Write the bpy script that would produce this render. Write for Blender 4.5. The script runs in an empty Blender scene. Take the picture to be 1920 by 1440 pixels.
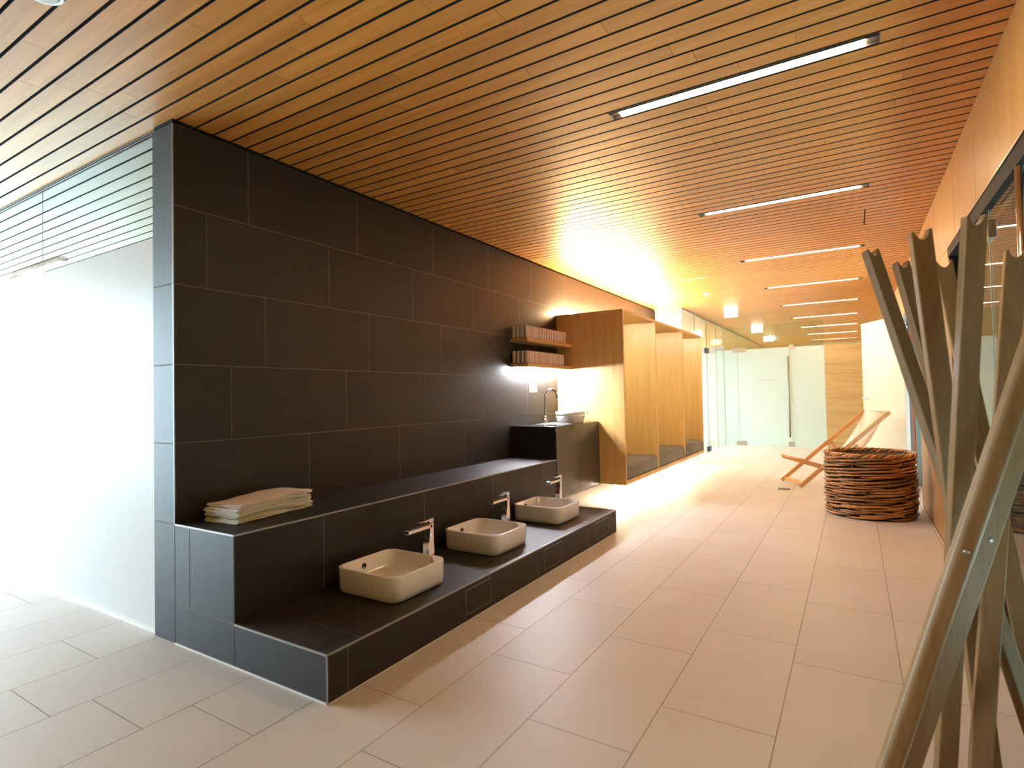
import bpy, bmesh, math, random
from mathutils import Vector, Matrix

random.seed(7)
S = bpy.context.scene
COL = S.collection
PI = math.pi

# ------------------------------------------------------------------ materials
def new_mat(name):
    m = bpy.data.materials.new(name)
    m.use_nodes = True
    nt = m.node_tree
    return m, nt, nt.nodes['Principled BSDF'], nt.nodes['Material Output']

def node(nt, kind, **kw):
    n = nt.nodes.new(kind)
    for k, v in kw.items():
        setattr(n, k, v)
    return n

def rgba(c):
    return (c[0], c[1], c[2], 1.0)

def simple(name, col, rough=0.5, metal=0.0, spec=0.5, coat=0.0, bump=0.0, bscale=60.0, vary=0.06):
    """principled with a little procedural mottling so nothing is perfectly flat"""
    m, nt, p, out = new_mat(name)
    p.inputs['Roughness'].default_value = rough
    p.inputs['Metallic'].default_value = metal
    p.inputs['Specular IOR Level'].default_value = spec
    p.inputs['Coat Weight'].default_value = coat
    tc = node(nt, 'ShaderNodeTexCoord')
    nz = node(nt, 'ShaderNodeTexNoise')
    nz.inputs['Scale'].default_value = bscale
    nz.inputs['Detail'].default_value = 4
    nt.links.new(tc.outputs['Object'], nz.inputs['Vector'])
    mr = node(nt, 'ShaderNodeMapRange')
    mr.inputs['To Min'].default_value = 1 - vary
    mr.inputs['To Max'].default_value = 1 + vary
    nt.links.new(nz.outputs['Fac'], mr.inputs['Value'])
    mx = node(nt, 'ShaderNodeVectorMath', operation='SCALE')
    mx.inputs[0].default_value = col
    nt.links.new(mr.outputs['Result'], mx.inputs['Scale'])
    nt.links.new(mx.outputs['Vector'], p.inputs['Base Color'])
    if bump:
        b = node(nt, 'ShaderNodeBump')
        b.inputs['Strength'].default_value = bump
        b.inputs['Distance'].default_value = 0.004
        nt.links.new(nz.outputs['Fac'], b.inputs['Height'])
        nt.links.new(b.outputs['Normal'], p.inputs['Normal'])
    return m

def wood(name, dark, light, axis='z', rough=0.4, var=0.25, scale=1.0, coat=0.0, spec=0.5, bump=0.05, coat_rough=0.2, coat_ior=1.5):
    """long-grained wood; per-board tone from the face attribute 'var'"""
    m, nt, p, out = new_mat(name)
    tc = node(nt, 'ShaderNodeTexCoord')
    at = node(nt, 'ShaderNodeAttribute', attribute_name='var')
    off = node(nt, 'ShaderNodeVectorMath', operation='SCALE')
    off.inputs[0].default_value = (7.3, 5.1, 9.7)
    nt.links.new(at.outputs['Fac'], off.inputs['Scale'])
    add = node(nt, 'ShaderNodeVectorMath', operation='ADD')
    nt.links.new(tc.outputs['Object'], add.inputs[0])
    nt.links.new(off.outputs['Vector'], add.inputs[1])
    mp = node(nt, 'ShaderNodeMapping')
    k = {'x': (0.6, 14, 14), 'y': (14, 0.6, 14), 'z': (14, 14, 0.6)}[axis]
    mp.inputs['Scale'].default_value = [v * scale for v in k]
    nt.links.new(add.outputs['Vector'], mp.inputs['Vector'])
    n1 = node(nt, 'ShaderNodeTexNoise')
    n1.inputs['Scale'].default_value = 1.0
    n1.inputs['Detail'].default_value = 3
    n1.inputs['Distortion'].default_value = 0.6
    nt.links.new(mp.outputs['Vector'], n1.inputs['Vector'])
    n2 = node(nt, 'ShaderNodeTexNoise')
    n2.inputs['Scale'].default_value = 6.0
    n2.inputs['Detail'].default_value = 3
    nt.links.new(mp.outputs['Vector'], n2.inputs['Vector'])
    m1 = node(nt, 'ShaderNodeMath', operation='MULTIPLY')
    m1.inputs[1].default_value = 0.35
    nt.links.new(n2.outputs['Fac'], m1.inputs[0])
    m2 = node(nt, 'ShaderNodeMath', operation='MULTIPLY_ADD')
    m2.inputs[1].default_value = 0.65
    nt.links.new(n1.outputs['Fac'], m2.inputs[0])
    nt.links.new(m1.outputs['Value'], m2.inputs[2])
    cr = node(nt, 'ShaderNodeValToRGB')
    cr.color_ramp.elements[0].position = 0.3
    cr.color_ramp.elements[0].color = rgba(dark)
    cr.color_ramp.elements[1].position = 0.7
    cr.color_ramp.elements[1].color = rgba(light)
    nt.links.new(m2.outputs['Value'], cr.inputs['Fac'])
    mr = node(nt, 'ShaderNodeMapRange')
    mr.inputs['To Min'].default_value = 1 - var
    mr.inputs['To Max'].default_value = 1 + var
    nt.links.new(at.outputs['Fac'], mr.inputs['Value'])
    sc = node(nt, 'ShaderNodeVectorMath', operation='SCALE')
    nt.links.new(cr.outputs['Color'], sc.inputs[0])
    nt.links.new(mr.outputs['Result'], sc.inputs['Scale'])
    nt.links.new(sc.outputs['Vector'], p.inputs['Base Color'])
    p.inputs['Roughness'].default_value = rough
    p.inputs['Specular IOR Level'].default_value = spec
    p.inputs['Coat Weight'].default_value = coat
    p.inputs['Coat Roughness'].default_value = coat_rough
    p.inputs['Coat IOR'].default_value = coat_ior
    if bump:
        b = node(nt, 'ShaderNodeBump')
        b.inputs['Strength'].default_value = bump
        b.inputs['Distance'].default_value = 0.002
        nt.links.new(n2.outputs['Fac'], b.inputs['Height'])
        nt.links.new(b.outputs['Normal'], p.inputs['Normal'])
    return m

def tile_mat(name, col, rough, var=0.08, nscale=3.0, bump=0.15, bscale=220, spec=0.5):
    m, nt, p, out = new_mat(name)
    tc = node(nt, 'ShaderNodeTexCoord')
    at = node(nt, 'ShaderNodeAttribute', attribute_name='var')
    n1 = node(nt, 'ShaderNodeTexNoise')
    n1.inputs['Scale'].default_value = nscale
    n1.inputs['Detail'].default_value = 6
    nt.links.new(tc.outputs['Object'], n1.inputs['Vector'])
    n2 = node(nt, 'ShaderNodeTexNoise')
    n2.inputs['Scale'].default_value = bscale
    n2.inputs['Detail'].default_value = 2
    nt.links.new(tc.outputs['Object'], n2.inputs['Vector'])
    a1 = node(nt, 'ShaderNodeMapRange')
    a1.inputs['To Min'].default_value = 1 - var
    a1.inputs['To Max'].default_value = 1 + var
    nt.links.new(at.outputs['Fac'], a1.inputs['Value'])
    a2 = node(nt, 'ShaderNodeMapRange')
    a2.inputs['From Min'].default_value = 0.3
    a2.inputs['From Max'].default_value = 0.7
    a2.inputs['To Min'].default_value = 1 - var
    a2.inputs['To Max'].default_value = 1 + var
    nt.links.new(n1.outputs['Fac'], a2.inputs['Value'])
    mu = node(nt, 'ShaderNodeMath', operation='MULTIPLY')
    nt.links.new(a1.outputs['Result'], mu.inputs[0])
    nt.links.new(a2.outputs['Result'], mu.inputs[1])
    sc = node(nt, 'ShaderNodeVectorMath', operation='SCALE')
    sc.inputs[0].default_value = col
    nt.links.new(mu.outputs['Value'], sc.inputs['Scale'])
    nt.links.new(sc.outputs['Vector'], p.inputs['Base Color'])
    p.inputs['Roughness'].default_value = rough
    p.inputs['Specular IOR Level'].default_value = spec
    b = node(nt, 'ShaderNodeBump')
    b.inputs['Strength'].default_value = bump
    b.inputs['Distance'].default_value = 0.002
    nt.links.new(n2.outputs['Fac'], b.inputs['Height'])
    nt.links.new(b.outputs['Normal'], p.inputs['Normal'])
    return m

def glass_mat(name, tint, ior=1.5, rough=0.0):
    m, nt, p, out = new_mat(name)
    nt.nodes.remove(p)
    tr = node(nt, 'ShaderNodeBsdfTransparent')
    tr.inputs['Color'].default_value = rgba(tint)
    gl = node(nt, 'ShaderNodeBsdfGlossy')
    gl.inputs['Roughness'].default_value = rough
    fr = node(nt, 'ShaderNodeFresnel')
    ge = node(nt, 'ShaderNodeNewGeometry')
    mi = node(nt, 'ShaderNodeMapRange')          # same reflectance on the way in and on the way out
    mi.inputs['To Min'].default_value = ior
    mi.inputs['To Max'].default_value = 1.0 / ior
    nt.links.new(ge.outputs['Backfacing'], mi.inputs['Value'])
    nt.links.new(mi.outputs['Result'], fr.inputs['IOR'])
    mx = node(nt, 'ShaderNodeMixShader')
    nt.links.new(fr.outputs['Fac'], mx.inputs['Fac'])
    nt.links.new(tr.outputs['BSDF'], mx.inputs[1])
    nt.links.new(gl.outputs['BSDF'], mx.inputs[2])
    nt.links.new(mx.outputs['Shader'], out.inputs['Surface'])
    return m

def frosted_mat(name, col, trans=0.5, gloss=0.06, rough=0.3):
    m, nt, p, out = new_mat(name)
    nt.nodes.remove(p)
    d = node(nt, 'ShaderNodeBsdfDiffuse')
    d.inputs['Color'].default_value = rgba(col)
    t = node(nt, 'ShaderNodeBsdfTranslucent')
    t.inputs['Color'].default_value = rgba(col)
    g = node(nt, 'ShaderNodeBsdfGlossy')
    g.inputs['Roughness'].default_value = rough
    m1 = node(nt, 'ShaderNodeMixShader')
    m1.inputs['Fac'].default_value = trans
    nt.links.new(d.outputs['BSDF'], m1.inputs[1])
    nt.links.new(t.outputs['BSDF'], m1.inputs[2])
    m2 = node(nt, 'ShaderNodeMixShader')
    m2.inputs['Fac'].default_value = gloss
    nt.links.new(m1.outputs['Shader'], m2.inputs[1])
    nt.links.new(g.outputs['BSDF'], m2.inputs[2])
    nt.links.new(m2.outputs['Shader'], out.inputs['Surface'])
    return m

def emit_mat(name, col, strength):
    m, nt, p, out = new_mat(name)
    p.inputs['Base Color'].default_value = rgba((0.8, 0.8, 0.8))
    p.inputs['Emission Color'].default_value = rgba(col)
    p.inputs['Emission Strength'].default_value = strength
    return m

WARM = (1.0, 0.74, 0.46)
M = {}
M['slat'] = wood('larch_ceiling', (0.50, 0.200, 0.030), (0.78, 0.345, 0.070), 'x', rough=0.5, var=0.09, scale=1.2, coat=0.4, coat_rough=0.38, coat_ior=1.7)
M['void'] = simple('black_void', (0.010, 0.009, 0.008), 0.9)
M['floor'] = tile_mat('floor_stone', (0.585, 0.550, 0.505), 0.45, 0.035, 2.0, 0.25, 160, 0.4)
M['floor_grout'] = simple('floor_grout', (0.25, 0.20, 0.15), 0.9)
M['dtile'] = tile_mat('anthracite_tile', (0.0150, 0.0118, 0.0096), 0.54, 0.10, 2.5, 0.06, 120, 0.48)
M['dgrout'] = simple('tile_grout', (0.16, 0.135, 0.112), 0.85)
M['edge'] = simple('tile_edge_trim', (0.34, 0.33, 0.31), 0.35, 0.5)
M['black'] = simple('black_trim', (0.008, 0.008, 0.009), 0.75, spec=0.25)
M['veneer'] = wood('oak_veneer', (0.56, 0.33, 0.105), (0.74, 0.475, 0.175), 'z', rough=0.42, var=0.10, scale=0.9, coat=0.15)
M['veneer_edge'] = wood('oak_edge', (0.70, 0.46, 0.22), (0.80, 0.56, 0.30), 'z', rough=0.45, var=0.05)
M['shelf'] = wood('oak_shelf', (0.50, 0.28, 0.10), (0.64, 0.39, 0.16), 'y', rough=0.4, var=0.08)
M['ply'] = wood('plywood_wall', (0.38, 0.200, 0.056), (0.50, 0.280, 0.090), 'z', rough=0.42, var=0.06, scale=0.5, coat=0.1)
M['endwood'] = wood('end_wall_wood', (0.42, 0.29, 0.13), (0.62, 0.46, 0.24), 'x', rough=0.5, var=0.06, scale=1.1)
M['rod'] = wood('rod_wood', (0.235, 0.125, 0.042), (0.35, 0.205, 0.082), 'z', rough=0.5, var=0.12, scale=1.6, coat=0.05, bump=0.08)
M['chairwood'] = wood('deckchair_wood', (0.58, 0.29, 0.09), (0.72, 0.40, 0.15), 'x', rough=0.4, var=0.08)
M['canvas'] = simple('white_canvas', (0.83, 0.80, 0.76), 0.9, bump=0.15, bscale=300)
M['ceramic'] = simple('white_ceramic', (0.86, 0.87, 0.89), 0.12, coat=0.4, vary=0.01)
M['chrome'] = simple('chrome', (0.85, 0.85, 0.86), 0.10, 1.0, vary=0.01)
M['steel'] = simple('brushed_steel', (0.50, 0.49, 0.47), 0.32, 1.0, vary=0.05, bscale=40)
M['dsteel'] = simple('dark_steel', (0.055, 0.05, 0.045), 0.45, 0.3)
M['greymetal'] = simple('grey_frame', (0.26, 0.29, 0.32), 0.45, 0.2)
M['tealmetal'] = simple('teal_grey_frame', (0.24, 0.32, 0.32), 0.45, 0.1)
M['copper'] = simple('copper_strip', (0.62, 0.27, 0.14), 0.45, 0.2)
M['bronze'] = simple('bronze_bar', (0.30, 0.28, 0.22), 0.35, 0.6)
M['darkhole'] = simple('drain_dark', (0.01, 0.01, 0.01), 0.3, 0.2)
M['towel_w'] = simple('white_towel', (0.86, 0.82, 0.77), 0.95, bump=0.6, bscale=180, vary=0.05)
M['towel_g'] = simple('greenish_towel', (0.80, 0.83, 0.72), 0.95, bump=0.6, bscale=180, vary=0.05)
M['towel_p'] = simple('rosy_towel', (0.66, 0.50, 0.42), 0.95, bump=0.6, bscale=160, vary=0.10)
M['cushion'] = simple('grey_cushion', (0.135, 0.135, 0.125), 0.75, bump=0.3, bscale=250)
M['counter'] = simple('dark_glossy_counter', (0.022, 0.024, 0.024), 0.16, coat=0.3)
M['counter_front'] = simple('dark_satin_front', (0.075, 0.074, 0.062), 0.26, 0.35)
M['basketw'] = simple('white_wicker', (0.74, 0.70, 0.64), 0.7)
M['wick'] = wood('willow', (0.16, 0.062, 0.020), (0.46, 0.215, 0.072), 'z', rough=0.34, var=0.6, scale=1.0, coat=0.6)
M['wick_dark'] = simple('willow_dark', (0.045, 0.018, 0.008), 0.6)
M['whitedoor'] = wood('pale_door', (0.80, 0.74, 0.62), (0.86, 0.81, 0.70), 'z', rough=0.4, var=0.02, bump=0.0)
M['plaster'] = simple('white_plaster', (0.80, 0.79, 0.77), 0.9, bump=0.05)
M['yard'] = simple('dark_light_cut', (0.16, 0.165, 0.16), 0.8, bump=0.3)
M['light_block'] = simple('green_light_block', (0.10, 0.125, 0.085), 0.9, bump=0.5)
M['plastic'] = simple('white_plastic', (0.80, 0.80, 0.78), 0.4)
M['paper'] = simple('white_paper', (0.85, 0.85, 0.83), 0.8, vary=0.02)
M['text'] = simple('grey_lettering', (0.42, 0.44, 0.42), 0.6)
M['text_pale'] = simple('pale_lettering', (0.62, 0.65, 0.64), 0.6)
M['frost'] = frosted_mat('frosted_glass', (0.68, 0.69, 0.69), 0.05, 0.05, 0.3)
M['frostdoor'] = frosted_mat('frosted_door_glass', (0.78, 0.90, 0.92), 0.42, 0.06, 0.18)
M['clear'] = glass_mat('clear_glass', (0.90, 0.965, 0.94), 1.45)
M['gedge'] = simple('glass_edge', (0.30, 0.42, 0.37), 0.2, spec=0.8)
M['clear_left'] = glass_mat('clear_glass_upper', (0.93, 0.975, 0.955), 1.35)
M['clear_top'] = glass_mat('grey_tinted_glass', (0.60, 0.645, 0.625), 1.35)
M['darkglass'] = glass_mat('door_glass', (0.62, 0.68, 0.64), 1.75)
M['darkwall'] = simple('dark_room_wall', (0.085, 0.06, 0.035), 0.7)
M['lamp'] = emit_mat('lamp_diffuser', WARM, 38.0)
M['led_shelf'] = emit_mat('shelf_led', (0.90, 0.95, 1.05), 250.0)
M['led_alcove'] = emit_mat('alcove_led', (0.84, 1.0, 0.80), 165.0)
M['cove'] = emit_mat('cove_diffuser', (0.84, 0.98, 1.0), 125.0)
M['led_warm'] = emit_mat('warm_led', (1.0, 0.70, 0.36), 330.0)
M['led_floor'] = emit_mat('floor_led', (1.0, 0.84, 0.62), 130.0)
M['exitlight'] = emit_mat('emergency_light', (1.0, 0.95, 0.85), 4.5)
M['exitgreen'] = emit_mat('exit_green', (0.30, 0.85, 0.58), 0.9)

# ------------------------------------------------------------------ mesh builder
class MB:
    def __init__(self):
        self.v, self.f, self.var, self.sm, self.mi = [], [], [], [], []
    def face(self, idx, var=0.5, smooth=False, mi=0):
        self.f.append(tuple(idx)); self.var.append(var); self.sm.append(smooth); self.mi.append(mi)
    def add(self, pts):
        n = len(self.v)
        self.v.extend([tuple(p) for p in pts])
        return n
    def quad(self, a, b, c, d, var=0.5, mi=0):
        n = self.add((a, b, c, d))
        self.face((n, n + 1, n + 2, n + 3), var, mi=mi)
    def box(self, x0, x1, y0, y1, z0, z1, var=0.5, mi=0, mat=None):
        p = [(x0, y0, z0), (x1, y0, z0), (x1, y1, z0), (x0, y1, z0),
             (x0, y0, z1), (x1, y0, z1), (x1, y1, z1), (x0, y1, z1)]
        if mat is not None:
            p = [mat @ Vector(q) for q in p]
        n = self.add(p)
        for q in ((3, 2, 1, 0), (4, 5, 6, 7), (0, 1, 5, 4), (1, 2, 6, 5), (2, 3, 7, 6), (3, 0, 4, 7)):
            self.face([n + i for i in q], var, mi=mi)
    def loft(self, rings, cap0=True, cap1=True, var=0.5, smooth=True, closed=False, mi=0):
        """rings: list of equal-length closed point loops"""
        k = len(rings[0]); n = self.add([p for r in rings for p in r])
        m = len(rings)
        for i in range(m if closed else m - 1):
            a, b = n + i * k, n + ((i + 1) % m) * k
            for j in range(k):
                j2 = (j + 1) % k
                self.face((a + j, a + j2, b + j2, b + j), var, smooth, mi)
        if not closed:
            if cap0: self.face([n + j for j in reversed(range(k))], var, False, mi)
            if cap1: self.face([n + (m - 1) * k + j for j in range(k)], var, False, mi)
    def tube(self, path, r, n=10, var=0.5, closed=False, flat=1.0):
        pts = [Vector(p) for p in path]; rings = []; m = len(pts)
        prev = None
        for i, p in enumerate(pts):
            if closed:
                t = pts[(i + 1) % m] - pts[i - 1]
            else:
                t = pts[min(i + 1, m - 1)] - pts[max(i - 1, 0)]
            t.normalize()
            if prev is None:
                up = Vector((0, 0, 1)) if abs(t.z) < 0.9 else Vector((1, 0, 0))
                a = t.cross(up).normalized()
            else:
                a = (prev - t * prev.dot(t)).normalized()
            prev = a
            b = t.cross(a)
            rr = r[i] if isinstance(r, (list, tuple)) else r
            rings.append([p + a * (rr * math.cos(2 * PI * j / n)) + b * (rr * flat * math.sin(2 * PI * j / n)) for j in range(n)])
        self.loft(rings, True, True, var, True, closed)
    def cyl(self, c, r, h, n=24, axis='z', var=0.5, r2=None):
        r2 = r if r2 is None else r2
        rings = []
        for t, rr in ((0, r), (h, r2)):
            ring = []
            for j in range(n):
                a = 2 * PI * j / n
                u, w = rr * math.cos(a), rr * math.sin(a)
                ring.append({'z': (c[0] + u, c[1] + w, c[2] + t), 'y': (c[0] + w, c[1] + t, c[2] + u),
                             'x': (c[0] + t, c[1] + u, c[2] + w)}[axis])
            rings.append(ring)
        self.loft(rings, True, True, var, True)
    def build(self, name, mat, parent=None, bevel=0.0, seg=2, loc=None, kind=None, label=None):
        me = bpy.data.meshes.new(name)
        me.from_pydata(self.v, [], self.f)
        me.update()
        mats = mat if isinstance(mat, (list, tuple)) else [mat]
        for q in mats: me.materials.append(q)
        a = me.attributes.new('var', 'FLOAT', 'FACE')
        a.data.foreach_set('value', self.var)
        me.polygons.foreach_set('use_smooth', self.sm)
        me.polygons.foreach_set('material_index', self.mi)
        o = bpy.data.objects.new(name, me)
        COL.objects.link(o)
        if loc is not None: o.location = loc
        if parent is not None: o.parent = parent
        if bevel:
            b = o.modifiers.new('bevel', 'BEVEL')
            b.width = bevel; b.segments = seg; b.limit_method = 'ANGLE'; b.angle_limit = math.radians(40)
        if kind: o['kind'] = kind
        if label: o['label'] = label
        return o

def box(*a, **k):
    m = MB(); m.box(*a, **k); return m

def tag(o, label=None, cat=None, group=None, kind=None):
    if label: o['label'] = label
    if cat: o['category'] = cat
    if group: o['group'] = group
    if kind: o['kind'] = kind
    return o

def thing(name, label, cat, loc=(0, 0, 0), rz=0.0, group=None, kind=None):
    o = bpy.data.objects.new(name, None)
    o.empty_display_size = 0.1
    COL.objects.link(o)
    o.location = loc; o.rotation_euler = (0, 0, rz)
    return tag(o, label, cat, group, kind)

def kids(o):
    return [c for c in o.children]

def dup(root, loc, rz=None, label=None, group=None):
    r = root.copy(); COL.objects.link(r)
    r.location = loc
    if rz is not None: r.rotation_euler = (0, 0, rz)
    if label: r['label'] = label
    if group: r['group'] = group
    for ch in kids(root):
        c = ch.copy(); COL.objects.link(c); c.parent = r
        for g in kids(ch):
            d = g.copy(); COL.objects.link(d); d.parent = c
    return r

def rrect(cx, cy, sx, sy, r, z, n=6, cham=None):
    """rounded rectangle loop (counter-clockwise); cham: {corner: (cut, n)} straight cut corners"""
    pts = []
    for q, (ax, ay) in enumerate(((1, 1), (-1, 1), (-1, -1), (1, -1))):
        x, y = cx + ax * (sx / 2 - r), cy + ay * (sy / 2 - r)
        for i in range(n + 1):
            a = PI / 2 * q + PI / 2 * i / n
            pts.append((x + r * math.cos(a), y + r * math.sin(a), z))
    return pts

# ------------------------------------------------------------------ key planes (metres, camera above the origin)
XW, XR, YE, YB = -2.916, 0.56, 20.2, -4.0      # dark wall face, right wall, end wall, back wall
Y0, WALL_END = 1.50, 9.55                       # near end of the dark wall, far end
XWB = -3.115                                    # back of the dark wall
XL, ZL = -2.416, 0.592                          # ledge front, ledge top
XP, ZP, PEND = -1.80, 0.192, 4.62               # step front, top, far end
ZC, XLEFT = 2.65, -8.20
YC, XC = 5.745, -2.11                           # alcove unit near side, front

# ------------------------------------------------------------------ floor: single tiles over a grout bed
m = MB()
PX, PY, X0 = 0.4013, 0.8175, 0.136
offs = {0: 0.245, 1: 0.3105, 2: 0.499, 3: 0.171, 4: 0.545, 5: 0.04, 6: 0.41, 7: 0.2295}
g = 0.0016
k = -1
rnd = random.Random(3)
for k in range(-2, 26):
    xa, xb = X0 - PX * k, X0 - PX * (k - 1)
    if xa > XR + 0.25: continue
    off = offs.get(k, None)
    if off is None: off = (k * 0.3179) % PY
    n0 = int((YB - off) / PY) - 1
    y = off + n0 * PY
    while y < YE:
        ya, yb = max(y, YB), min(y + PY, YE)
        if yb > ya + 0.01:
            m.quad((xa + g, ya + g, 0), (xb - g, ya + g, 0), (xb - g, yb - g, 0), (xa + g, yb - g, 0), rnd.random(), 0)
        y += PY
m.quad((-10.2, YB, -0.0015), (1.4, YB, -0.0015), (1.4, YE, -0.0015), (-10.2, YE, -0.0015), 0.5, 1)
m.build('floor', [M['floor'], M['floor_grout']], kind='structure')

# ------------------------------------------------------------------ ceiling: narrow boards with dark gaps
PITCH, YS = 0.0972, 0.750
LAMPS = [2.743 + 1.944 * i for i in range(9)]
m = MB()
rnd = random.Random(11)
lamp_rows = {round((y - PITCH / 2 - YS) / PITCH) for y in LAMPS}
NB = math.ceil((YB - YS) / PITCH)
NE = int((YE - YS) / PITCH)
for n in range(NB, NE + 1):
    ya, yb = YS + n * PITCH + 0.0064, YS + (n + 1) * PITCH - 0.0064
    yc = (ya + yb) / 2
    if yb > YE: continue
    if yc < 2.54: xmin, xmax = XLEFT, XR
    elif yc < WALL_END: xmin, xmax = XWB, XR
    else: xmin, xmax = -5.6, XR
    cuts = [xmin]
    x = xmin + rnd.uniform(0.2, 1.9)
    while x < xmax - 0.25:
        cuts.append(x); x += rnd.uniform(0.7, 2.4)
    cuts.append(xmax)
    skips = []
    if n in lamp_rows: skips.append((-1.048, 0.130))
    for a, b in zip(cuts[:-1], cuts[1:]):
        v = rnd.random()
        segs = [(a + 0.0006, b - 0.0006)]
        for s0, s1 in skips:
            ns = []
            for p, q in segs:
                if q <= s0 or p >= s1: ns.append((p, q))
                else:
                    if p < s0: ns.append((p, s0))
                    if q > s1: ns.append((s1, q))
            segs = ns
        for p, q in segs:
            nf = len(m.f)
            m.box(p, q, ya, yb, ZC, ZC + 0.02, v)
            for q_ in range(nf + 1, nf + 6): m.mi[q_] = 1      # all but the underside coloured black: shade of the gaps put into colour
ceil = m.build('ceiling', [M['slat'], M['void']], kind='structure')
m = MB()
for xa, xb, ya, yb in ((XLEFT, 2.3, YB, 2.56), (XLEFT, XWB - .03, 2.56, 3.9), (XWB - .02, 2.3, 2.56, WALL_END), (-5.7, 2.3, WALL_END, YE)):  # the panel over the yard is an added unseen roof that cuts sky light
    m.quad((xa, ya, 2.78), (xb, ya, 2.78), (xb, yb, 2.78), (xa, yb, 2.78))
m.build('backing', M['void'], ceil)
# access slot
box(0.108, 0.118, 5.30, 5.79, ZC - 0.0015, ZC + 0.004).build('slot', M['black'], ceil)

# ------------------------------------------------------------------ tiled dark wall
def tiles_x(mb, x, rows, y0, y1, sgn=1, gap=0.0026, lift=0.0015, rnd=random.Random(5)):
    """tiles on a plane x = const; rows: (z0, z1, first joint, pitch)"""
    for z0, z1, j0, p in rows:
        j = j0
        while j - p > y0 - p: j -= p
        ys = [y0]
        while j < y1:
            if j > y0 + 0.02: ys.append(j)
            j += p
        ys.append(y1)
        for a, b in zip(ys[:-1], ys[1:]):
            mb.quad((x + lift * sgn, a + gap, z0 + gap), (x + lift * sgn, b - gap, z0 + gap),
                    (x + lift * sgn, b - gap, z1 - gap), (x + lift * sgn, a + gap, z1 - gap), rnd.random(), 0)

ROWS = [(0.591, 0.993, 2.310, 0.812), (0.993, 1.393, 1.802, 0.811), (1.393, 1.801, 2.012, 0.811),
        (1.801, 2.204, 1.670, 0.810), (2.204, 2.622, 1.912, 0.817), (0.0, 0.591, 2.31, 0.812)]
m = MB()
m.box(XWB, XW, Y0, WALL_END, 0, 2.622, 0.5, 1)
tiles_x(m, XW, ROWS, Y0, WALL_END)
rnd = random.Random(9)
zs = [0.0, 0.19, 0.591, 0.993, 1.393, 1.801, 2.204, 2.622]
for a, b in zip(zs[:-1], zs[1:]):        # near end face
    m.quad((XWB + 0.002, Y0 - 0.0015, a + 0.0026), (XW - 0.002, Y0 - 0.0015, a + 0.0026), (XW - 0.002, Y0 - 0.0015, b - 0.0026), (XWB + 0.002, Y0 - 0.0015, b - 0.0026), rnd.random(), 0)
    m.quad((XWB + 0.002, WALL_END + 0.0015, b - 0.0026), (XW - 0.002, WALL_END + 0.0015, b - 0.0026), (XW - 0.002, WALL_END + 0.0015, a + 0.0026), (XWB + 0.002, WALL_END + 0.0015, a + 0.0026), rnd.random(), 0)
wl = m.build('wall_left', [M['dtile'], M['dgrout']], kind='structure')
box(XWB + 0.01, XW - 0.012, Y0 + 0.004, WALL_END - 0.01, 2.622, ZC).build('shadow_gap', M['black'], wl)
box(XW - 0.003, XW + 0.0015, Y0 - 0.003, Y0 + 0.003, 0.592, 2.622).build('corner_trim', M['edge'], wl)

# ------------------------------------------------------------------ washing bench (ledge + step)
bench = thing('washing_bench', 'dark tiled two-step foot washing bench built along the black tiled wall', 'bench', (XW, Y0, 0))
def W(o):   # build in world coordinates, then move under its thing
    p = o.parent
    while p.parent: p = p.parent
    o.location = Vector(o.location) - p.location if o.parent == p else Vector(o.location)
    return o
m = MB()
LEND = 4.70
m.box(XW + 0.002, XL, Y0, LEND, 0.0, ZL, 0.5, 1)
tiles_x(m, XL, [(ZP, ZL - 0.004, 1.998, 0.812)], Y0, LEND)
j = [Y0, 1.93, 2.742, 3.554, 4.366, LEND]
for a, b in zip(j[:-1], j[1:]):
    m.quad((XW + 0.004, a + 0.0026, ZL + 0.0015), (XL - 0.004, a + 0.0026, ZL + 0.0015), (XL - 0.004, b - 0.0026, ZL + 0.0015), (XW + 0.004, b - 0.0026, ZL + 0.0015), rnd.random(), 0)
for a, b in ((XW, -2.783), (-2.783, XL)):
    m.quad((a + 0.0026, Y0 - 0.0015, ZP + 0.0026), (b - 0.0026, Y0 - 0.0015, ZP + 0.0026), (b - 0.0026, Y0 - 0.0015, ZL - 0.0026), (a + 0.0026, Y0 - 0.0015, ZL - 0.0026), rnd.random(), 0)
m.quad((XW + 0.0026, Y0 - 0.0015, 0.0016), (XL - 0.0026, Y0 - 0.0015, 0.0016), (XL - 0.0026, Y0 - 0.0015, ZP - 0.0026), (XW + 0.0026, Y0 - 0.0015, ZP - 0.0026), rnd.random(), 0)
led = W(m.build('ledge', [M['dtile'], M['dgrout']], bench))
m = MB()
m.box(XL - 0.004, XL + 0.002, Y0 - 0.002, LEND, ZL - 0.006, ZL + 0.002)
m.box(XW + 0.002, XL, Y0 - 0.003, Y0 + 0.003, ZL - 0.006, ZL + 0.002)
W(m.build('edge_trim', M['edge'], bench))
m = MB()
m.box(XL + 0.001, XP, Y0, PEND, 0.0, ZP, 0.5, 1)
jj = [Y0, 1.602, 2.411, 3.21, 4.02, PEND]
for a, b in zip(jj[:-1], jj[1:]):
    m.quad((XP + 0.0015, a + 0.0026, 0.002), (XP + 0.0015, b - 0.0026, 0.002), (XP + 0.0015, b - 0.0026, ZP - 0.004), (XP + 0.0015, a + 0.0026, ZP - 0.004), rnd.random(), 0)
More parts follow.
